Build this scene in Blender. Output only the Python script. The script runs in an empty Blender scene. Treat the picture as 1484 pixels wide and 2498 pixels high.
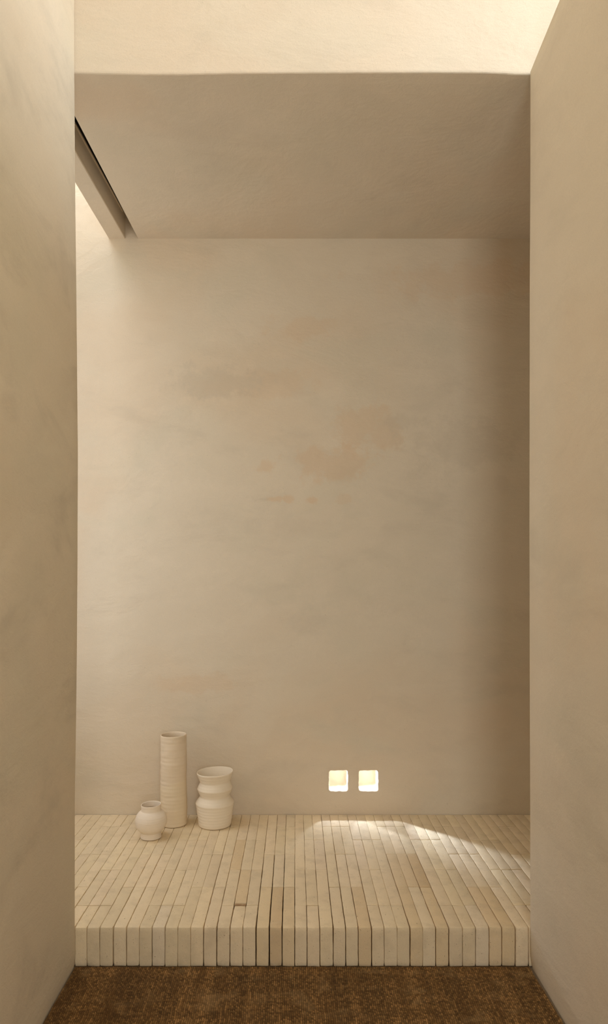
import bpy, bmesh, math, random
import numpy as np
from mathutils import Vector, noise

random.seed(7)
C = bpy.context.scene.collection
S = 0.00145                 # metres per photo pixel in the plane of the opening
D0 = 1650 * S               # distance of that plane from the camera
EYE = 948 * S
VX, VY = 721.0, 1410.0
HEAD = 2178 * S             # underside of the lintel
STEP = 96 * S               # brick platform height
DB = D0 * 1.4766            # back wall

def X(px, r=1.0): return (px - VX) * S * r
def Z(py, r=1.0): return EYE - (py - VY) * S * r

# ------------------------------------------------------------------ materials
def nodes(name):
    m = bpy.data.materials.new(name); m.use_nodes = True
    nt = m.node_tree; nt.nodes.clear()
    out = nt.nodes.new('ShaderNodeOutputMaterial')
    b = nt.nodes.new('ShaderNodeBsdfPrincipled')
    nt.links.new(b.outputs[0], out.inputs[0])
    return m, nt, b

def N(nt, kind, **kw):
    n = nt.nodes.new(kind)
    for k, v in kw.items():
        if k.startswith('i_'):
            key = k[2:]
            n.inputs[int(key) if key.isdigit() else key.replace('_', ' ')].default_value = v
        else:
            setattr(n, k, v)
    return n

def noise_n(nt, vec, scale, detail=3, rough=.55, dist=0.0, mscale=None):
    if mscale is not None:
        mp = N(nt, 'ShaderNodeMapping'); mp.inputs['Scale'].default_value = mscale
        nt.links.new(vec, mp.inputs[0]); vec = mp.outputs[0]
    n = N(nt, 'ShaderNodeTexNoise')
    n.inputs['Scale'].default_value = scale; n.inputs['Detail'].default_value = detail
    n.inputs['Roughness'].default_value = rough; n.inputs['Distortion'].default_value = dist
    nt.links.new(vec, n.inputs['Vector'])
    return n.outputs['Fac']

def ramp(nt, fac, a, b, lo=0.0, hi=1.0):
    m = N(nt, 'ShaderNodeMapRange')
    m.inputs['From Min'].default_value = a; m.inputs['From Max'].default_value = b
    m.inputs['To Min'].default_value = lo; m.inputs['To Max'].default_value = hi
    m.interpolation_type = 'SMOOTHSTEP'
    nt.links.new(fac, m.inputs['Value']); return m.outputs[0]

def mix(nt, fac, a, b, mode='MIX'):
    m = N(nt, 'ShaderNodeMix', data_type='RGBA', blend_type=mode)
    for sock, v in ((m.inputs['Factor'], fac), (m.inputs[6], a), (m.inputs[7], b)):
        if isinstance(v, (int, float)): sock.default_value = v
        elif isinstance(v, tuple): sock.default_value = (*v, 1) if len(v) == 3 else v
        else: nt.links.new(v, sock)
    return m.outputs[2]

def math_n(nt, op, a, b=None):
    m = N(nt, 'ShaderNodeMath', operation=op)
    for i, v in enumerate((a, b)):
        if v is None: continue
        if isinstance(v, (int, float)): m.inputs[i].default_value = v
        else: nt.links.new(v, m.inputs[i])
    return m.outputs[0]

def bump(nt, bsdf, terms):
    """terms: (height socket, distance)"""
    prev = None
    for h, d in terms:
        b = N(nt, 'ShaderNodeBump'); b.inputs['Strength'].default_value = 1.0
        b.inputs['Distance'].default_value = d
        nt.links.new(h, b.inputs['Height'])
        if prev: nt.links.new(prev, b.inputs['Normal'])
        prev = b.outputs[0]
    nt.links.new(prev, bsdf.inputs['Normal'])

PL = (0.70, 0.625, 0.505)
def plaster(name, base=PL, dark=.42, pink=0.38, green=0.42, marks=False, seed=0.0):
    m, nt, b = nodes(name)
    tc = N(nt, 'ShaderNodeTexCoord')
    add = N(nt, 'ShaderNodeVectorMath', operation='ADD'); add.inputs[1].default_value = (seed, seed * .7, seed * 1.3)
    nt.links.new(tc.outputs['Object'], add.inputs[0]); v = add.outputs[0]
    pk = (base[0] * 1.0, base[1] * .915, base[2] * .84)
    gr = (base[0] * .925, base[1] * .955, base[2] * .95)
    dk = tuple(c * .80 for c in base)
    n1 = noise_n(nt, v, .95, 3, .5, .6)
    n2 = noise_n(nt, v, 1.6, 4, .6, .8, (1, 1, 1.4))
    n3 = noise_n(nt, v, 2.6, 5, .62, .4, (.8, .8, 1.6))
    c = mix(nt, ramp(nt, n1, .45, .62, 0, pink), base, pk)
    c = mix(nt, ramp(nt, n2, .47, .65, 0, green), c, gr)
    c = mix(nt, ramp(nt, n3, .50, .74, 0, dark), c, dk)
    # long sweeping trowel streaks
    n4 = noise_n(nt, v, 5.0, 4, .6, 1.2, (.45, .45, 1.0))
    c = mix(nt, ramp(nt, n4, .40, .68, 0, .20), c, tuple(min(1, x * 1.12) for x in base))
    # grain
    g = noise_n(nt, v, 260, 3, .7)
    c = mix(nt, ramp(nt, g, .35, .75, 0, .22), c, tuple(x * .72 for x in base))
    sp = noise_n(nt, v, 95, 2, .5)
    c = mix(nt, ramp(nt, sp, .72, .80, 0, .35), c, tuple(x * .55 for x in base))
    if marks:
        # faded stains on the back wall: (x, z, half width, half height, strength, colour)
        sx = N(nt, 'ShaderNodeSeparateXYZ'); nt.links.new(tc.outputs['Object'], sx.inputs[0])
        wob = noise_n(nt, tc.outputs['Object'], 9, 5, .7)
        rk = 1.4766
        rust = (base[0] * .96, base[1] * .83, base[2] * .72); grey = tuple(x * .84 for x in base)
        lst = [(815, 1125, 100, 42, .5, rust), (650, 1142, 24, 16, .5, rust), (665, 1218, 20, 8, .65, rust),
               (704, 1218, 11, 8, .6, rust), (765, 1219, 15, 12, .65, rust), (640, 1218, 22, 6, .4, grey),
               (890, 1050, 85, 50, .45, rust), (640, 935, 130, 35, .32, rust), (730, 800, 75, 30, .35, rust),
               (840, 1218, 20, 12, .3, rust), (520, 930, 110, 40, .55, grey), (1228, 1180, 20, 26, .28, grey),
               (1150, 1090, 130, 60, .4, grey), (980, 1030, 45, 18, .4, grey), (1150, 680, 230, 40, .35, rust), (480, 1670, 90, 22, .35, rust)]
        for (px, py, hw, hh, st, col) in lst:
            dx = math_n(nt, 'DIVIDE', math_n(nt, 'SUBTRACT', sx.outputs[0], X(px, rk)), hw * S * rk)
            dz = math_n(nt, 'DIVIDE', math_n(nt, 'SUBTRACT', sx.outputs[2], Z(py, rk)), hh * S * rk)
            dd = math_n(nt, 'SQRT', math_n(nt, 'ADD', math_n(nt, 'MULTIPLY', dx, dx), math_n(nt, 'MULTIPLY', dz, dz)))
            dd = math_n(nt, 'ADD', dd, math_n(nt, 'MULTIPLY', math_n(nt, 'SUBTRACT', wob, .5), 3.6))
            f = ramp(nt, dd, .55, 1.25, st, 0)
            c = mix(nt, f, c, col)
    nt.links.new(c, b.inputs['Base Color'])
    b.inputs['Roughness'].default_value = .88
    b.inputs['Specular IOR Level'].default_value = .25
    h1 = noise_n(nt, v, 3.2, 4, .55, .5, (.7, .7, 1.2))
    h2 = noise_n(nt, v, 34, 4, .6, 1.0, (.5, .5, 1.0))
    h3 = noise_n(nt, v, 230, 3, .65)
    bump(nt, b, [(h1, .010), (h2, .0012), (h3, .00055)])
    return m

M_wall = plaster('plaster_warm', seed=3.1)
M_left = plaster('plaster_left', base=(PL[0] * 1.0, PL[1] * 1.0, PL[2] * .97), dark=.75, pink=.35, green=.5, seed=9.4)
M_back = plaster('plaster_back', pink=.45, green=.5, marks=True, seed=5.7)
M_ceil = plaster('plaster_soffit', base=(PL[0] * .99, PL[1] * .98, PL[2] * .97), pink=.5, green=.5, seed=12.2)

def mat_brick():
    m, nt, b = nodes('pale_clay_brick')
    tc = N(nt, 'ShaderNodeTexCoord'); v = tc.outputs['Object']
    at = N(nt, 'ShaderNodeAttribute', attribute_name='tone')
    c = mix(nt, 1.0, (0.765, .645, .455), at.outputs['Color'], 'MULTIPLY')
    n1 = noise_n(nt, v, 14, 4, .6)
    c = mix(nt, ramp(nt, n1, .45, .7, 0, .3), c, (.50, .41, .28))
    n2 = noise_n(nt, v, 55, 4, .7)
    c = mix(nt, ramp(nt, n2, .55, .75, 0, .35), c, (.72, .635, .50))
    g = noise_n(nt, v, 420, 2, .6)
    c = mix(nt, ramp(nt, g, .55, .8, 0, .35), c, (.36, .28, .18))
    pit = noise_n(nt, v, 185, 2, .5, 0, (1, .6, 1))
    c = mix(nt, ramp(nt, pit, .70, .76, 0, .6), c, (.24, .16, .09))
    st = N(nt, 'ShaderNodeAttribute', attribute_name='stain')
    c = mix(nt, math_n(nt, 'MULTIPLY', st.outputs['Fac'], ramp(nt, n2, .25, .6, .3, 1)), c, (.34, .22, .12))
    nt.links.new(c, b.inputs['Base Color'])
    b.inputs['Roughness'].default_value = .9; b.inputs['Specular IOR Level'].default_value = .2
    ph = ramp(nt, pit, .68, .76, 1, 0)
    bump(nt, b, [(n2, .0016), (ph, .0007), (g, .0004)])
    return m
M_brick = mat_brick()

def mat_simple(name, col, rough=.8, bumps=None, spec=.3, metal=0.0):
    m, nt, b = nodes(name)
    tc = N(nt, 'ShaderNodeTexCoord'); v = tc.outputs['Object']
    n = noise_n(nt, v, 40, 3, .6)
    c = mix(nt, ramp(nt, n, .35, .7, 0, .25), col, tuple(x * .8 for x in col))
    nt.links.new(c, b.inputs['Base Color']); b.inputs['Roughness'].default_value = rough
    b.inputs['Specular IOR Level'].default_value = spec; b.inputs['Metallic'].default_value = metal
    bump(nt, b, [(n, bumps or .0002)])
    return m
M_core = mat_simple('dark_mortar_bed', (.16, .115, .07), .95)
M_floor = mat_simple('concrete_floor', (.20, .15, .10), .9)
M_dark = mat_simple('slot_shade_black', (.016, .011, .008), .6)  # near-black that stands in for the unlit void of the slot
M_rail = mat_simple('beige_painted_rail', (.74, .64, .50), .6)

def mat_clay(name, col, col2, rings=420, low=None):
    m, nt, b = nodes(name)
    tc = N(nt, 'ShaderNodeTexCoord'); v = tc.outputs['Object']
    n1 = noise_n(nt, v, 9, 3, .5, .3, (.6, .6, 2.2))
    c = mix(nt, ramp(nt, n1, .4, .65, 0, .6), col, col2)
    if low:
        sx = N(nt, 'ShaderNodeSeparateXYZ'); nt.links.new(v, sx.inputs[0])
        hz = math_n(nt, 'ADD', sx.outputs[2], math_n(nt, 'MULTIPLY', sx.outputs[0], -.25))
        hz = math_n(nt, 'ADD', hz, math_n(nt, 'MULTIPLY', math_n(nt, 'SUBTRACT', n1, .5), .08))
        c = mix(nt, ramp(nt, hz, low[0] - .012, low[0] + .012, .6, 0), c, low[1])
    g = noise_n(nt, v, 380, 2, .6)
    c = mix(nt, ramp(nt, g, .62, .8, 0, .3), c, tuple(x * .6 for x in col))
    nt.links.new(c, b.inputs['Base Color'])
    b.inputs['Roughness'].default_value = .72; b.inputs['Specular IOR Level'].default_value = .3
    r1 = noise_n(nt, v, 1.0, 2, .5, 0, (6, 6, rings))
    bump(nt, b, [(r1, .0006), (g, .0002)])
    return m
M_tall = mat_clay('thrown_bisque_clay', (.76, .65, .505), (.71, .60, .45), 150, (.215, (.76, .655, .475)))
M_squat = mat_clay('ridged_bisque_clay', (.83, .75, .62), (.79, .70, .56), 240)
M_jar = mat_clay('smooth_bisque_clay', (.82, .73, .61), (.78, .69, .57), 340)

def mat_rug():
    m, nt, b = nodes('woven_jute')
    tc = N(nt, 'ShaderNodeTexCoord'); v = tc.outputs['Object']
    at = N(nt, 'ShaderNodeAttribute', attribute_name='tone')
    c = mix(nt, 1.0, (.36, .20, .072), at.outputs['Color'], 'MULTIPLY')
    st = noise_n(nt, v, 9, 3, .6, .3, (3.0, .25, 1))
    c = mix(nt, ramp(nt, st, .45, .66, 0, .45), c, (.13, .065, .02))
    st2 = noise_n(nt, v, 14, 3, .6, .3, (.6, .8, 1))
    c = mix(nt, ramp(nt, st2, .5, .75, 0, .35), c, (.45, .30, .14))
    fb = noise_n(nt, v, 330, 3, .7, 0, (1, 2.2, 1))
    c = mix(nt, ramp(nt, fb, .42, .72, 0, .6), c, (.11, .055, .018))
    nt.links.new(c, b.inputs['Base Color'])
    b.inputs['Roughness'].default_value = .85; b.inputs['Specular IOR Level'].default_value = .2
    bump(nt, b, [(fb, .0016)])
    return m
M_rug = mat_rug()

# ------------------------------------------------------------------ mesh helpers
def link(name, me, mats, parent=None, smooth=False):
    for m in (mats if isinstance(mats, (list, tuple)) else [mats]): me.materials.append(m)
    if smooth:
        me.polygons.foreach_set('use_smooth', [True] * len(me.polygons))
    o = bpy.data.objects.new(name, me); C.objects.link(o)
    if parent: o.parent = parent
    return o

def struct(o): o['kind'] = 'structure'; return o

def tag(o, label, cat, group=None):
    o['label'] = label; o['category'] = cat
    if group: o['group'] = group
    return o

def prism(name, poly, zs, mat, disp=None, smooth=False):
    """closed XY polygon swept through the heights zs"""
    n = len(poly); V = []; F = []
    for z in zs:
        for (x, y) in poly:
            p = (x, y, z)
            V.append(disp(*p) if disp else p)
    for k in range(len(zs) - 1):
        for i in range(n):
            j = (i + 1) % n
            F.append((k * n + i, k * n + j, (k + 1) * n + j, (k + 1) * n + i))
    F.append(tuple(range(n))[::-1]); F.append(tuple((len(zs) - 1) * n + i for i in range(n)))
    me = bpy.data.meshes.new(name); me.from_pydata(V, [], F); me.update()
    bm = bmesh.new(); bm.from_mesh(me); bmesh.ops.recalc_face_normals(bm, faces=bm.faces); bm.to_mesh(me); bm.free()
    return link(name, me, mat, smooth=smooth)

def interp(t, pts):
    if t <= pts[0][0]: return pts[0][1]
    for (a, b), (c, d) in zip(pts, pts[1:]):
        if t <= c: return b + (d - b) * (t - a) / (c - a)
    return pts[-1][1]

def frange(a, b, st):
    n = max(1, int(round((b - a) / st))); return [a + (b - a) * i / n for i in range(n + 1)]

# ------------------------------------------------------------------ the corridor walls
LE = [(2500, 181), (2362, 181), (2340, 187), (2260, 184.5), (1940, 184.5), (1800, 187), (1600, 189.5), (1400, 191),
      (1100, 192), (900, 190), (700, 188), (500, 185.5), (300, 184), (180, 183), (-900, 182)][::-1]
XL = X(186)
def corner(cx, cy, r, a0, a1, n=5):
    return [(cx + r * math.cos(math.radians(a0 + (a1 - a0) * i / n)), cy + r * math.sin(math.radians(a0 + (a1 - a0) * i / n))) for i in range(n + 1)]
def ledge(z):
    return X(interp(VY + (EYE - z) / S, LE)) - XL
def d_left(x, y, z):
    if x < XL - .1: return (x, y, z)
    w = noise.noise(Vector((y * 1.1, z * .9, 3.3))) * .004 + noise.noise(Vector((y * 8, z * 8, 1.3))) * .0010
    e = ledge(z) * max(0.0, min(1.0, 1 - (D0 - y) / .9))
    return (x + e + w * min(1, (D0 - y) / .12 + .12), y, z)
r = .010
ys = frange(-1.6, D0 - r, .06)
poly = [(XL, y) for y in ys[:-1]] + corner(XL - r, D0 - r, r, 0, 90) + [(-1.9, D0), (-1.9, -1.6)]
struct(prism('wall_left', poly, frange(-.1, 4.9, .05), M_left, d_left, True))

RE = [(2500, 1299), (2362, 1298), (2330, 1292.5), (2000, 1292), (1700, 1291), (1300, 1290), (700, 1291), (420, 1292.5),
      (174, 1292.7), (0, 1292.7)][::-1]
XR = X(1292)
def d_right(x, y, z):
    zz = z + .095 * max(0, D0 - y) * (z / HEAD) * (1 if z > 2.5 else 0) * (z - 2.5) / (HEAD - 2.5) if z > 2.5 else z
    if x > XR + .1: return (x, y, zz)
    w = noise.noise(Vector((y * 1.1, z * .9, 8.3))) * .004 + noise.noise(Vector((y * 8, z * 8, 5.3))) * .0010
    e = (X(interp(VY + (EYE - z) / S, RE)) - XR) * max(0.0, min(1.0, 1 - (D0 - y) / .9))
    return (x + e + w * min(1, (D0 - y) / .12 + .12), y, zz)
poly = [(2.7, -1.6), (2.7, D0)] + corner(XR + r, D0 - r, r, 90, 180) + [(XR, y) for y in ys[:-1][::-1]]
struct(prism('wall_right', poly, frange(-.1, HEAD, .05), M_wall, d_right, True))

# lintel wall above the opening: its lower edge wobbles a little
HE = [(150, 178.5), (183, 178), (240, 179), (330, 181), (440, 181.5), (500, 180), (560, 179), (700, 178), (820, 177.5), (1040, 176.5), (1160, 177),
      (1230, 179), (1262, 181), (1292, 181)]
def lintel(name, x0, x1, z1, thick, mat):
    xs = frange(x0, x1, .012); V = []; F = []
    tilt = (ZB - HEAD) / (DB - D0)
    prof = [(thick, z1), (0, z1), (0, HEAD + .3), (0, HEAD + .1), (0, HEAD + .03), (0, HEAD + .008), (.0012, HEAD + .003), (.004, HEAD + .0006), (.008, HEAD), (.014, HEAD), (.05, HEAD + tilt * .05), (thick, HEAD + tilt * thick)]
    for x in xs:
        px = VX + x / S
        dz = (180 - interp(px, HE)) * S + noise.noise(Vector((x * 40, 0, 2.2))) * .0009
        for k, (dy, z) in enumerate(prof):
            wgt = 1 if 5 <= k <= 8 else (.5 if k == 4 else (.85 if k == 9 else (.3 if k == 10 else 0)))
            V.append((x, D0 + dy, z + dz * wgt))
    n = len(prof)
    for i in range(len(xs) - 1):
        for k in range(n):
            l = (k + 1) % n
            F.append((i * n + k, i * n + l, (i + 1) * n + l, (i + 1) * n + k))
    F.append(tuple(range(n))); F.append(tuple((len(xs) - 1) * n + k for k in range(n))[::-1])
    me = bpy.data.meshes.new(name); me.from_pydata(V, [], F); me.update()
    bm = bmesh.new(); bm.from_mesh(me); bmesh.ops.recalc_face_normals(bm, faces=bm.faces); bm.to_mesh(me); bm.free()
    o = link(name, me, [mat, M_ceil])
    for p in me.polygons:
        if p.normal.z < -.9 and p.center.y > D0 + .006: p.material_index = 1
    return struct(o)


# soffit over the recess, one flat slab with a skewed left edge along the light slot
ZB = Z(584, 1.48)
lintel('wall_lintel', -.8546, 2.7, 4.9, .10, M_wall)
def slab(name, pts, z_front, z_back, ztop, mat):
    def dd(x, y, z):
        if z < ztop - .01:
            z = z_front + (z_back - z_front) * (y - D0) / (DB - D0)
        return (x, y, z)
    return struct(prism(name, pts, [z_front, ztop], mat, dd))
Y1, Y2 = D0 + .10, DB + .001
ex = lambda a, b, y: a + (b - a) * (y - D0) / (DB - D0)
slot_r = lambda y: ex(-.858, -.8215, y)
beam_r = lambda y: ex(-.936, -.8885, y)
beam_l = lambda y: ex(-1.016, -.9775, y)
slab('ceiling', [(slot_r(Y1), Y1), (2.6, Y1), (2.6, Y2), (slot_r(Y2), Y2)], HEAD, ZB, 3.56, M_ceil)
# beam between the slot and the open skylight
def beam():
    zt = HEAD + .099
    ys = frange(D0 + .001, Y2, .05); V = []; F = []
    for y in ys:
        w = noise.noise(Vector((y * 5, 1, 1))) * .004
        zb = HEAD + (ZB - HEAD) * (y - D0) / (DB - D0)
        xl, xr = beam_l(y) + w, beam_r(y)
        V += [(xl, y, zt), (xl, y, zb + .006), (xl + .005, y, zb), (xr - .003, y, zb), (xr, y, zb + .003), (xr, y, zt)]
    n = 6
    for i in range(len(ys) - 1):
        for k in range(n):
            l = (k + 1) % n
            F.append((i * n + k, i * n + l, (i + 1) * n + l, (i + 1) * n + k))
    F.append(tuple(range(n))); F.append(tuple((len(ys) - 1) * n + k for k in range(n))[::-1])
    me = bpy.data.meshes.new('trim_1'); me.from_pydata(V, [], F); me.update()
    bm = bmesh.new(); bm.from_mesh(me); bmesh.ops.recalc_face_normals(bm, faces=bm.faces); bm.to_mesh(me); bm.free()
    return struct(link('trim_1', me, M_wall))
beam()
zt = HEAD + .099
def strip(name, y0, y1, a, b, z0, z1, mat):
    pts = [(beam_r(y0) + a, y0), (beam_r(y0) + b, y0), (beam_r(y1) + b, y1), (beam_r(y1) + a, y1)]
    return struct(prism(name, pts, [z0, z1], mat))
strip('trim_2', D0 + .001, DB - .055, -.02, .005, zt, zt + .008, M_rail)      # pale rail on the beam
strip('slot_shade_strip', D0 + .001, DB - .055, -.02, .003, zt + .008, zt + .22, M_dark)   # near-black strip painting in the slot's shade above the rail
strip('added_slot_shade_lid', D0 + .001, DB, -.11, .09, zt + .22, zt + .28, M_dark)  # added lid closing the slot top, same painted shade
strip('trim_5', DB - .055, DB, -.02, .0, zt, zt + .20, M_wall)
# upstand that closes the skylight shaft on the beam's side
struct(prism('wall_shaft', [(beam_l(D0) + .0, D0), (beam_l(D0) + .05, D0), (beam_l(DB) + .05, DB), (beam_l(DB), DB)], [zt, 4.2], M_wall))

# ------------------------------------------------------------------ back wall with two square niches
def back_wall():
    bm = bmesh.new()
    x0, x1, z0, z1 = -1.9, 2.7, -.1, 4.4
    y = DB; rk = 1.4766
    n1 = (X(803.4, rk), X(848.6, rk), Z(1929.5, rk), Z(1880.3, rk))
    n2 = (X(876.2, rk), X(922.2, rk), Z(1929.5, rk), Z(1880.3, rk))
    m = .028
    gx = [x0, n1[0] - m, (n1[1] + n2[0]) / 2, n2[1] + m, x1]
    gz = [z0, n1[2] - m, n1[3] + m, z1]
    vv = {}
    def vert(a, b, yy=y):
        k = (round(a, 5), round(b, 5), round(yy, 5))
        if k not in vv: vv[k] = bm.verts.new((a, yy, b))
        return vv[k]
    per = 20
    for hi, hole in enumerate((n1, n2)):
        cx0, cx1, cz0, cz1 = gx[1 + hi], gx[2 + hi], gz[1], gz[2]
        hx0, hx1, hz0, hz1 = hole
        def rect(a0, a1, b0, b1):
            P = []
            for i in range(per): P.append((a0 + (a1 - a0) * i / per, b0))
            for i in range(per): P.append((a1, b0 + (b1 - b0) * i / per))
            for i in range(per): P.append((a1 - (a1 - a0) * i / per, b1))
            for i in range(per): P.append((a0, b1 - (b1 - b0) * i / per))
            return P
        def hole_ring(grow, rad=.012):
            a0, a1, b0, b1 = hx0 - grow, hx1 + grow, hz0 - grow, hz1 + grow
            cx, cz = (a0 + a1) / 2, (b0 + b1) / 2; P = []
            for (px_, pz_) in rect(a0, a1, b0, b1):
                # round the corners
                qx = min(max(px_, a0 + rad), a1 - rad); qz = min(max(pz_, b0 + rad), b1 - rad)
                dx, dz = px_ - qx, pz_ - qz
                L = math.hypot(dx, dz)
                if abs(dx) > 1e-9 and abs(dz) > 1e-9:
                    px_, pz_ = qx + dx / L * rad, qz + dz / L * rad
                w = noise.noise(Vector((px_ * 55, hi * 3.3, pz_ * 55))) * .0026 + noise.noise(Vector((px_ * 190, hi * 3.3, pz_ * 190))) * .0012
                vx_, vz_ = px_ - cx, pz_ - cz; LL = math.hypot(vx_, vz_)
                P.append((px_ + vx_ / LL * w, pz_ + vz_ / LL * w))
            return P
        rings = [([vert(a, b) for a, b in rect(cx0, cx1, cz0, cz1)])]
        for grow, dy, rad in ((.0045, 0, .013), (.0022, .0008, .012), (.0006, .003, .011), (0, .007, .010), (0, .05, .010), (0, .10, .010), (-.003, .12, .012), (-.010, .127, .012)):
            rings.append([bm.verts.new((a, y + dy, b)) for a, b in hole_ring(grow, rad)])
        N4 = 4 * per
        for A, B in zip(rings, rings[1:]):
            for i in range(N4):
                j = (i + 1) % N4
                f = bm.faces.new((A[i], A[j], B[j], B[i])); f.smooth = True
        bm.faces.new(rings[-1])
    for i in range(4):
        for k in range(3):
            if k == 1 and i in (1, 2): continue
            a0, a1, b0, b1 = gx[i], gx[i + 1], gz[k], gz[k + 1]
            bm.faces.new((vert(a0, b0), vert(a1, b0), vert(a1, b1), vert(a0, b1)))
    # body of the wall behind
    yb = y + .30
    q = [vert(x0, z0), vert(x1, z0), vert(x1, z1), vert(x0, z1)]
    p = [bm.verts.new((a, yb, b)) for a, b in ((x0, z0), (x1, z0), (x1, z1), (x0, z1))]
    bm.faces.new(p[::-1])
    for i in range(4): bm.faces.new((q[i], q[(i + 1) % 4], p[(i + 1) % 4], p[i]))
    bmesh.ops.recalc_face_normals(bm, faces=bm.faces)
    me = bpy.data.meshes.new('wall_back'); bm.to_mesh(me); bm.free()
    return struct(link('wall_back', me, M_back)), n1, n2
WB, n1, n2 = back_wall()

# side walls of the recess (behind the corridor walls)
struct(prism('wall_recess_left', [(-1.62, D0), (-1.62, DB), (-1.9, DB), (-1.9, D0)], [-.1, 4.2], M_wall))
struct(prism('wall_recess_right', [(2.5, D0), (2.5, DB), (2.7, DB), (2.7, D0)], [-.1, HEAD + .4], M_wall))
# shaft front wall continues up from wall_left; corridor ceiling, floor and the wall behind the camera
struct(prism('ceiling_corridor', [(-.77, -1.6), (2.7, -1.6), (2.7, D0), (-.77, D0)], [4.6, 4.75], M_wall))
struct(prism('floor', [(-.90, -1.6), (.95, -1.6), (.95, D0), (-.90, D0)], [-.06, -.001], M_floor))

# ------------------------------------------------------------------ brick platform
def platform():
    J = [182, 212, 243.6, 276, 308, 339.5, 371, 402.6, 433.6, 465, 496.7, 528.7, 561, 592.6, 624.6, 657, 688.5, 719.5,
         749.7, 780.5, 813.3, 844, 874.6, 907, 937.7, 969.5, 1000.8, 1031.8, 1063.7, 1095.6, 1128.9, 1160.8, 1194, 1225, 1258, 1290]
    cols = {j: (X(J[j]), X(J[j + 1])) for j in range(35)}
    x = X(J[0]); j = -1
    while x > -1.60: cols[j] = (x - .0457, x); x -= .0457; j -= 1
    x = X(J[-1]); j = 35
    while x < 2.46: cols[j] = (x, x + .0457); x += .0457; j += 1
    A = [1.0, 1.0680, 1.1975, 1.3345, 1.4760]
    B = [1.0, 1.1310, 1.2650, 1.4060, 1.4760]
    rnd = random.Random(3)
    gaps = {}
    for j in sorted(cols):
        gaps[j] = rnd.choice([.0006, .0011, .0015, .0019, .0025])
    for j, g in {4: .003, 10: .003, 14: .0035, 15: .0042, 16: .0032, 12: .0028, 26: .003, 29: .0032, 32: .0026, 11: .0024, 23: .0026, 28: .0028,
                 33: .0024, 34: .003, 2: .0016, 3: .0026, 24: .0016, 20: .0028, 21: .0028, 17: .0022, 13: .0016}.items(): gaps[j] = g
    V = []; F = []; T = []; ST = []
    def brick(x0, x1, y0, y1, z0, z1, tone, seed, front, chip=False):
        bv = .0022
        def subdiv(a, b, st, bevel=bv):
            n = max(1, int(round((b - a - 2 * bevel) / st)))
            return [a, a + bevel * .35] + [a + bevel + (b - a - 2 * bevel) * i / n for i in range(n + 1)] + [b - bevel * .35, b]
        xs = subdiv(x0, x1, .02); ys_ = subdiv(y0, y1, .015); zs = subdiv(z0, z1, .015 if front else .04)
        idx = {}
        nx, ny, nz = len(xs), len(ys_), len(zs)
        cx, cy, cz = (x0 + x1) / 2, (y0 + y1) / 2, (z0 + z1) / 2
        yaw = (rnd.random() - .5) * .005 * (.5 if front else 1)
        tz = (rnd.random() - .5) * .0016; tl = (rnd.random() - .5) * .004; dy = (rnd.random() - .5) * .003 if front else 0
        def vert(i, k, l):
            key = (i, k, l)
            if key in idx: return idx[key]
            x, y, z = xs[i], ys_[k], zs[l]
            # round the edges
            rr = bv * (1 + .8 * noise.noise(Vector((x * 60 + seed, y * 60, z * 60))))
            if front and k <= 2 and l >= nz - 3: rr = .0048 + .002 * noise.noise(Vector((x * 90 + seed, y * 60, z * 60)))
            if front and l <= 2: rr = .004 + .003 * noise.noise(Vector((x * 90 + seed, y * 60, z * 60)))
            if chip == 1 and y > y1 - .02 and l >= nz - 3: rr = .006
            qx = min(max(x, x0 + rr), x1 - rr); qy = min(max(y, y0 + rr), y1 - rr); qz = min(max(z, z0 + rr), z1 - rr)
            d = Vector((x - qx, y - qy, z - qz)); L = d.length
            if L > rr and L > 0: d = d * (rr / L)
            p = Vector((qx, qy, qz)) + d
            nn = noise.noise_vector(Vector((p.x * 45 + seed, p.y * 45, p.z * 45)))
            p += Vector((nn.x * .0006, nn.y * .0011, nn.z * .0008))
            s = noise.noise(Vector((p.y * 11, seed, p.z * 11))) + .6 * noise.noise(Vector((p.y * 38, seed + 3, p.z * 38)))
            p.x += s * .0008 + (p.y - cy) * yaw
            p.z += tz * (1 if front else .7) + (p.y - cy) * tl * .4
            p.y += dy
            V.append(p); T.append(tone); ST.append(1.0 if (chip == 2 and p.y < y0 + .016) else 0.0)
            idx[key] = len(V) - 1; return idx[key]
        def quad(a, b, c, d): F.append((a, b, c, d))
        for i in range(nx - 1):
            for k in range(ny - 1):
                quad(vert(i, k, nz - 1), vert(i + 1, k, nz - 1), vert(i + 1, k + 1, nz - 1), vert(i, k + 1, nz - 1))
                quad(vert(i, k, 0), vert(i, k + 1, 0), vert(i + 1, k + 1, 0), vert(i + 1, k, 0))
        for i in range(nx - 1):
            for l in range(nz - 1):
                quad(vert(i, 0, l), vert(i + 1, 0, l), vert(i + 1, 0, l + 1), vert(i, 0, l + 1))
                quad(vert(i, ny - 1, l), vert(i, ny - 1, l + 1), vert(i + 1, ny - 1, l + 1), vert(i + 1, ny - 1, l))
        for k in range(ny - 1):
            for l in range(nz - 1):
                quad(vert(0, k, l), vert(0, k, l + 1), vert(0, k + 1, l + 1), vert(0, k + 1, l))
                quad(vert(nx - 1, k, l), vert(nx - 1, k + 1, l), vert(nx - 1, k + 1, l + 1), vert(nx - 1, k, l + 1))
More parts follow.
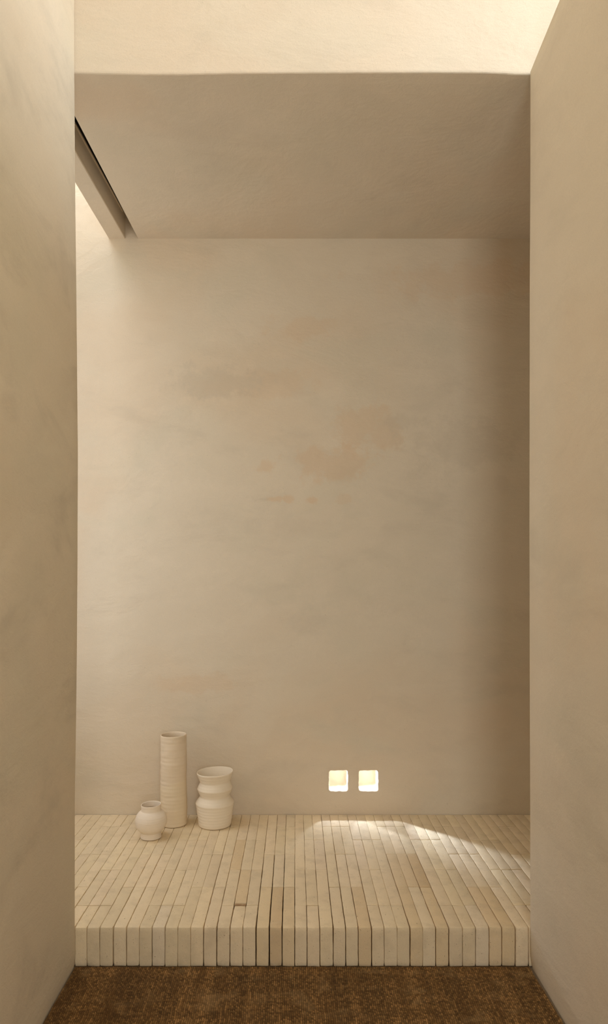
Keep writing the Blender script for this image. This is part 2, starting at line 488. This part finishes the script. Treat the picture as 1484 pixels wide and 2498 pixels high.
    special = {(15, 0): (.80, .72, .62), (22, 0): (.88, .80, .68), (6, 0): (.98, 1.02, 1.12), (31, 0): (1.0, 1.04, 1.14), (33, 0): (.90, .82, .68),
               (28, 1): (.80, .71, .58), (27, 1): (.9, .84, .75), (28, 0): (.95, .9, .8), (16, 0): (.92, .87, .78), (32, 0): (.97, .9, .8), (26, 0): (.9, .84, .72),
               (14, 0): (.96, .92, .82), (12, 1): (.92, .85, .74), (11, 2): (.90, .82, .70), (26, 1): (.9, .85, .76)}
    special = {k: tuple(1 + (c - 1) * (.75 if k[0] in (15, 28) else .6) for c in v) for k, v in special.items()}
    for j in sorted(cols):
        x0, x1 = cols[j]
        rows = A if ((j + 1) // 3) % 2 == 0 else B
        gl, gr = gaps[j] / 2, gaps.get(j + 1, .001) / 2
        for k in range(len(rows) - 1):
            y0, y1 = rows[k] * D0, rows[k + 1] * D0
            if y1 - y0 < .03: continue
            front = k == 0
            fade = 1 if front else max(.45, 1 - .25 * k)
            g2 = rnd.choice([.0007, .0012, .0018])
            if j in (14, 15, 16) and k > 1: fade = .3
            t = 1 + (rnd.random() - .5) * .12
            tone = special.get((j, k), (t, t * (1 + (rnd.random() - .5) * .016), t * (1 + (rnd.random() - .6) * .04)))
            chip = 1 if (j, k) == (12, 0) else (2 if (j, k) == (12, 1) else False)
            brick(x0 + gl * fade, x1 - gr * fade, y0 + (0 if front else g2), y1 - g2, 0.0005 if front else .07, STEP, tone, j * 7.3 + k * 31.7, front, chip)
    nb = len(F)
    # bed below and mortar dust in the joints a little below the faces
    def box(x0, x1, y0, y1, z0, z1):
        b = len(V)
        for z in (z0, z1):
            for (a, c) in ((x0, y0), (x1, y0), (x1, y1), (x0, y1)):
                V.append(Vector((a, c, z))); T.append((1, 1, 1)); ST.append(0.0)
        for f in ((3, 2, 1, 0), (4, 5, 6, 7), (0, 1, 5, 4), (1, 2, 6, 5), (2, 3, 7, 6), (3, 0, 4, 7)): F.append(tuple(b + q for q in f))
    box(-1.61, 2.49, D0 * 1.068 + .012, DB - .001, .0, .072)
    box(-1.61, 2.49, D0 + .002, DB - .001, -.05, .0)
    for (jx0, jx1) in [(X(J[0]), X(J[-1]))]:
        box(jx0, jx1, D0 + .10, D0 * 1.068 + .012, .0, .06)
    me = bpy.data.meshes.new('brick_platform'); me.from_pydata([tuple(v) for v in V], [], F); me.update()
    a = me.color_attributes.new('tone', 'FLOAT_COLOR', 'POINT')
    a.data.foreach_set('color', np.array([(*t, 1) for t in T], dtype=np.float32).ravel())
    s = me.attributes.new('stain', 'FLOAT', 'POINT'); s.data.foreach_set('value', np.array(ST, dtype=np.float32))
    mi = np.zeros(len(F), dtype=np.int32); mi[nb:] = 1
    me.materials.append(M_brick); me.materials.append(M_core)
    me.polygons.foreach_set('material_index', mi)
    sm = np.ones(len(F), dtype=bool); sm[nb:] = False
    me.polygons.foreach_set('use_smooth', sm)
    o = bpy.data.objects.new('brick_platform', me); C.objects.link(o)
    tag(o, 'raised platform of long narrow pale bricks in front of the plaster back wall', 'brick platform')
    return o
platform()

# ------------------------------------------------------------------ jute rug
def rug():
    x0, x1 = X(184) , X(1292) - .002
    x0, x1 = XL + .001, XR - .004
    y1 = D0 - .004
    xs = np.arange(x0, x1, .0012); ysd = np.arange(1.92, y1, .0018)
    ysc = np.array([-1.2, -.4, .4, 1.0, 1.5, 1.8]); yy = np.concatenate([ysc, ysd])
    GX, GY = np.meshgrid(xs, yy)
    rs = np.random.RandomState(4)
    px_, py_ = .0068, .0082
    wx = .0012 * np.sin(GY * 23 + 1) + .001 * np.sin(GY * 71)
    U = (GX + wx) / px_; iu = np.floor(U).astype(int); iu -= iu.min()
    off = rs.rand(iu.max() + 2); Vv = (GY + .0010 * np.sin(GX * 37)) / py_ + .13 * off[iu]
    iv = np.floor(Vv).astype(int); iv -= iv.min()
    cell = rs.rand(iu.max() + 2, iv.max() + 2); cell2 = rs.rand(iu.max() + 2, iv.max() + 2)
    fu = (U - np.floor(U)) * 2 - 1; fv = (Vv - np.floor(Vv)) * 2 - 1
    sk = fv + (cell2[iu, iv] - .5) * .8 * fu
    h = np.clip(1 - np.abs(fu) ** 2.2, 0, 1) * np.clip(1 - np.abs(np.clip(sk, -1, 1)) ** 2.4, 0, 1)
    hh = .0045 + (.0026 * h + .0030 * cell[iu, iv] * h + .0009 * rs.rand(*h.shape) * h)
    colh = rs.rand(iu.max() + 2)
    hh *= (.90 + .14 * colh[iu])
    low = GY < 1.89
    hh *= .25 + .75 * np.clip((y1 - GY) / .012, 0, 1)
    hh[low] = .0070
    fibre = np.abs(((U * 1.7 + Vv * 1.1 + cell[iu, iv] * 3) % 1) - .5) * 2
    lowu = np.interp(GX, np.linspace(x0, x1, 60), rs.rand(60)); lowv = np.interp(GY, np.linspace(1.9, y1, 22), rs.rand(22))
    t = (.50 + .80 * cell2[iu, iv] ** 1.5) * (.84 + .26 * colh[iu]) * (.45 + .65 * h) * (.8 + .35 * fibre) * (.72 + .5 * lowu) * (.86 + .28 * lowv)
    t[low] = .8
    Vt = np.stack([GX, GY, hh], -1).reshape(-1, 3)
    ny, nx = GX.shape
    a = (np.arange(ny - 1)[:, None] * nx + np.arange(nx - 1)[None, :]).ravel()
    Fq = np.stack([a, a + 1, a + nx + 1, a + nx], -1)
    me = bpy.data.meshes.new('jute_rug')
    # skirt: drop the outer edges to the floor
    base = len(Vt)
    ring = [i for i in range(nx)] + [k * nx + nx - 1 for k in range(1, ny)] + [(ny - 1) * nx + i for i in range(nx - 2, -1, -1)] + [k * nx for k in range(ny - 2, 0, -1)]
    sk_v = Vt[ring].copy(); sk_v[:, 2] = 0
    Vall = np.concatenate([Vt, sk_v]); R = len(ring)
    ring = np.array(ring); q = np.arange(R); qn = (q + 1) % R
    Fs = np.stack([ring[q], base + q, base + qn, ring[qn]], -1)
    Fall = np.concatenate([Fq, Fs])
    me.vertices.add(len(Vall)); me.vertices.foreach_set('co', Vall.astype(np.float32).ravel())
    me.loops.add(len(Fall) * 4); me.loops.foreach_set('vertex_index', Fall.astype(np.int32).ravel())
    me.polygons.add(len(Fall)); me.polygons.foreach_set('loop_start', np.arange(0, len(Fall) * 4, 4, dtype=np.int32))
    me.update(calc_edges=True); me.validate()
    ca = me.color_attributes.new('tone', 'FLOAT_COLOR', 'POINT')
    tt = np.concatenate([t.ravel(), np.full(R, .5)]); col = np.stack([tt, tt, tt, np.ones_like(tt)], -1).astype(np.float32)
    ca.data.foreach_set('color', col.ravel())
    o = link('jute_rug', me, M_rug, smooth=True)
    tag(o, 'brown woven jute rug on the floor in front of the brick platform', 'rug')
rug()

# ------------------------------------------------------------------ vases
def smooth_profile(P, n=4):
    out = []
    for i in range(len(P) - 1):
        p0 = P[max(0, i - 1)]; p1 = P[i]; p2 = P[i + 1]; p3 = P[min(len(P) - 1, i + 2)]
        for k in range(n):
            t = k / n
            f = lambda a, b, c, d: .5 * ((2 * b) + (-a + c) * t + (2 * a - 5 * b + 4 * c - d) * t * t + (-a + 3 * b - 3 * c + d) * t ** 3)
            out.append((f(p0[0], p1[0], p2[0], p3[0]), f(p0[1], p1[1], p2[1], p3[1])))
    out.append(P[-1]); return out

def linear_profile(P, st=.004):
    out = []
    for a, b in zip(P, P[1:]):
        n = max(1, int(math.hypot(b[0] - a[0], b[1] - a[1]) / st))
        for k in range(n): out.append((a[0] + (b[0] - a[0]) * k / n, a[1] + (b[1] - a[1]) * k / n))
    out.append(P[-1]); return out

def lathe(name, outer, inner, loc, mat, label, warp, seg=112):
    """outer: bottom to rim; inner: rim to inside bottom"""
    prof = outer + inner
    V = []; F = []
    for (r_, z_) in prof:
        for s in range(seg):
            a = 2 * math.pi * s / seg
            dr, ox, oy, dz = warp(a, z_)
            V.append(((r_ + dr) * math.cos(a) + ox, (r_ + dr) * math.sin(a) + oy, z_ + dz))
    n = len(prof)
    for i in range(n - 1):
        for s in range(seg):
            t = (s + 1) % seg
            F.append((i * seg + s, i * seg + t, (i + 1) * seg + t, (i + 1) * seg + s))
    F.append(tuple(range(seg))[::-1]); F.append(tuple((n - 1) * seg + s for s in range(seg)))
    me = bpy.data.meshes.new(name); me.from_pydata(V, [], F); me.update()
    bm = bmesh.new(); bm.from_mesh(me); bmesh.ops.recalc_face_normals(bm, faces=bm.faces); bm.to_mesh(me); bm.free()
    o = link(name, me, mat, smooth=True); o.location = loc
    tag(o, label, 'vase'); return o

top = STEP + .0012
# tall cylinder
random.seed(5)
H = .4495
outer = [(.058, 0.0), (.0625, .0012), (.0650, .004)]
z = .008; k = 0
while z < H - .008:
    ring = .00022 * math.sin(z * 330) + .0003 * math.sin(z * 141 + 2) + .0006 * noise.noise(Vector((z * 60, 0, 4)))
    base = interp(z, [(0, .0652), (.04, .0640), (.09, .0655), (.17, .0655), (.20, .0648), (.24, .0638), (.28, .0650), (.33, .0648), (.40, .0643), (.45, .0640)])
    outer.append((base + ring, z)); z += .003
outer += [(.0640, H - .006), (.0640, H - .003), (.0633, H - .0008), (.0620, H)]
inner = [(.0606, H - .001), (.0598, H - .004), (.0590, H - .02), (.0590, .30), (.0585, .02), (.055, .012), (.02, .010)]
inner = linear_profile(inner, .012)
def w_tall(a, z):
    n = noise.noise(Vector((math.cos(a) * .9, math.sin(a) * .9, z * 22)))
    n2 = noise.noise(Vector((math.cos(a) * 1.6 + 5, math.sin(a) * 1.6, z * 70)))
    e = min(1, z / .03)
    return (n * .0014 * e + n2 * .0008 * e, interp(z, [(0, .0012), (.12, 0), (.2, -.0022), (.3, -.001), (.45, -.0012)]), 0, 0.0 if z < .42 else .0010 * math.cos(a - .3) * (z - .42) / .03)
rt = 1.42
lathe('tall_vase', outer, inner, (X(424.3, rt), D0 * rt, top), M_tall, 'tall narrow cylindrical off-white clay vase standing against the back wall', w_tall)

# squat ridged vase
outer = [(.074, 0.0), (.0795, .0015), (.0818, .006), (.0945, .106), (.0960, .111), (.0945, .1155), (.0750, .143), (.0738, .147), (.0748, .151),
         (.0862, .179), (.0876, .184), (.0862, .189), (.0752, .2130), (.0742, .2165), (.0748, .2200), (.0895, .2600), (.0902, .2635), (.0895, .2660)]
outer = linear_profile(outer, .0024)
inner = linear_profile([(.0875, .2665), (.0862, .2640), (.0700, .219), (.0695, .215), (.0810, .188), (.0815, .184), (.0700, .150), (.0695, .145), (.0890, .113), (.0890, .108), (.0765, .012), (.070, .008), (.02, .007)], .006)
def w_sq(a, z):
    n = noise.noise(Vector((math.cos(a) * .8 + 9, math.sin(a) * .8, z * 14)))
    e = min(1, z / .02)
    return (n * .0014 * e + .0003 * math.sin(z * 420) * e, -.0005 + z * .004, 0, (.0030 * math.cos(a - .3) + .0006 * math.sin(3 * a)) * max(0, z - .12) / .15)
rs_ = 1.416
lathe('ridged_vase', outer, inner, (X(524.6, rs_), D0 * rs_, top), M_squat, 'squat off-white clay vase with sharp angular ridges and a flared mouth', w_sq)

# small round jar
outer = smooth_profile([(.0440, 0.0), (.0478, .0015), (.0492, .004), (.0484, .012), (.0480, .022), (.0485, .0275), (.0535, .033), (.0640, .0445), (.0712, .060), (.0742, .078), (.0732, .093),
         (.0680, .108), (.0590, .1195), (.0500, .1265), (.0470, .1285), (.0464, .132), (.0466, .146), (.0474, .1545), (.0468, .1572), (.0455, .158)], 4)
inner = smooth_profile([(.0436, .1570), (.0430, .153), (.0425, .140), (.0430, .130), (.0540, .116), (.0670, .094), (.0690, .075), (.0600, .050), (.040, .036), (.015, .034)], 3)
def w_jar(a, z):
    n = noise.noise(Vector((math.cos(a) * .8 + 3, math.sin(a) * .8, z * 14)))
    return (n * .0009 * min(1, z / .02) + .00025 * math.sin(z * 600), 0.0, 0, .0014 * math.cos(a - .4) * max(0, z - .12) / .035)
rj = 1.3465
lathe('round_jar', outer, inner, (X(368.7, rj), D0 * rj, top), M_jar, 'small round-bellied off-white clay jar with a short collar and foot', w_jar)

# ------------------------------------------------------------------ light
def area(name, loc, direction, sx, sy, power, col, spread=180):
    l = bpy.data.lights.new(name, 'AREA'); l.shape = 'RECTANGLE'; l.size = sx; l.size_y = sy
    l.energy = power; l.color = col; l.spread = math.radians(spread)
    o = bpy.data.objects.new(name, l); C.objects.link(o); o.location = loc
    o.rotation_euler = Vector(direction).to_track_quat('-Z', 'Y').to_euler()
    return o
DAY = (.96, 1.0, 1.06)
# open skylight over the left of the recess
area('recess_skylight', (-1.30, (D0 + DB) / 2 + .02, 3.95), (0, 0, -1), .58, 1.05, 12.5, DAY)
# tall glazed opening at the left end of the recess
area('recess_window', (-1.60, (D0 + DB) / 2, 1.68), (1, 0, 0), 1.05, 1.95, 9.2, DAY)
# clerestory opening on the right above the corridor wall
area('clerestory', (2.62, .7, 3.80), (-1, 0, 0), 3.0, .95, 108, DAY)
# soft ambient fill added behind the camera, no opening built there
area('rear_fill', (.33, -1.55, 1.9), (0, 1, 0), .85, 2.1, 42, (1.0, .985, .93))
# small lamps recessed in the tops of the niches
def lamp(name, x, y, z, p):
    l = bpy.data.lights.new(name, 'POINT'); l.energy = p; l.shadow_soft_size = .006; l.color = (.84, .97, 1.2)
    o = bpy.data.objects.new(name, l); C.objects.link(o); o.location = (x, y, z)
lamp('niche_lamp', n1[0] + .045, DB + .060, n1[3] - .030, .05)
lamp('niche_lamp', n2[0] + .045, DB + .060, n2[3] - .030, .05)
def spot(x, y, z, tgt, p, ang):
    l = bpy.data.lights.new('niche_spot', 'SPOT'); l.energy = p; l.shadow_soft_size = .005; l.color = (.87, .98, 1.17)
    l.spot_size = math.radians(ang); l.spot_blend = 1.0
    o = bpy.data.objects.new('niche_spot', l); C.objects.link(o); o.location = (x, y, z)
    o.rotation_euler = (Vector(tgt) - Vector((x, y, z))).to_track_quat('-Z', 'Y').to_euler()
spot(n1[0] + .040, DB + .075, n1[3] - .008, (n1[0] + .13, DB - .20, STEP), 2.9, 130)
spot(n2[0] + .020, DB + .080, n2[3] - .008, (n2[0] + .20, DB - .22, STEP), 3.1, 130)
spot(n2[0] + .020, DB + .080, n2[3] - .008, (.90, DB - .50, STEP), 22.0, 42)
spot(n1[0] + .030, DB + .080, n1[3] - .008, (.74, DB - .46, STEP), 6.0, 44)

w = bpy.data.worlds.new('World'); bpy.context.scene.world = w; w.use_nodes = True
w.node_tree.nodes['Background'].inputs[0].default_value = (1.0, .92, .80, 1)
w.node_tree.nodes['Background'].inputs[1].default_value = .25

# ------------------------------------------------------------------ camera
cd = bpy.data.cameras.new('Camera'); cam = bpy.data.objects.new('Camera', cd); C.objects.link(cam)
cam.location = (0, 0, EYE); cam.rotation_euler = (math.radians(90), 0, 0)
cd.sensor_fit = 'VERTICAL'; cd.sensor_height = 36; cd.sensor_width = 36; cd.lens = 1650 / 2498 * 36
cd.shift_x = (742 - VX) / 2498; cd.shift_y = (VY - 1249) / 2498
cd.clip_start = .05
sc = bpy.context.scene; sc.camera = cam
sc.view_settings.view_transform = 'Standard'; sc.view_settings.look = 'None'
sc.view_settings.exposure = 0.0; sc.view_settings.gamma = 1.0; sc.view_settings.use_curve_mapping = False
sc.cycles.use_denoising = True
sc.cycles.max_bounces = 14; sc.cycles.diffuse_bounces = 10
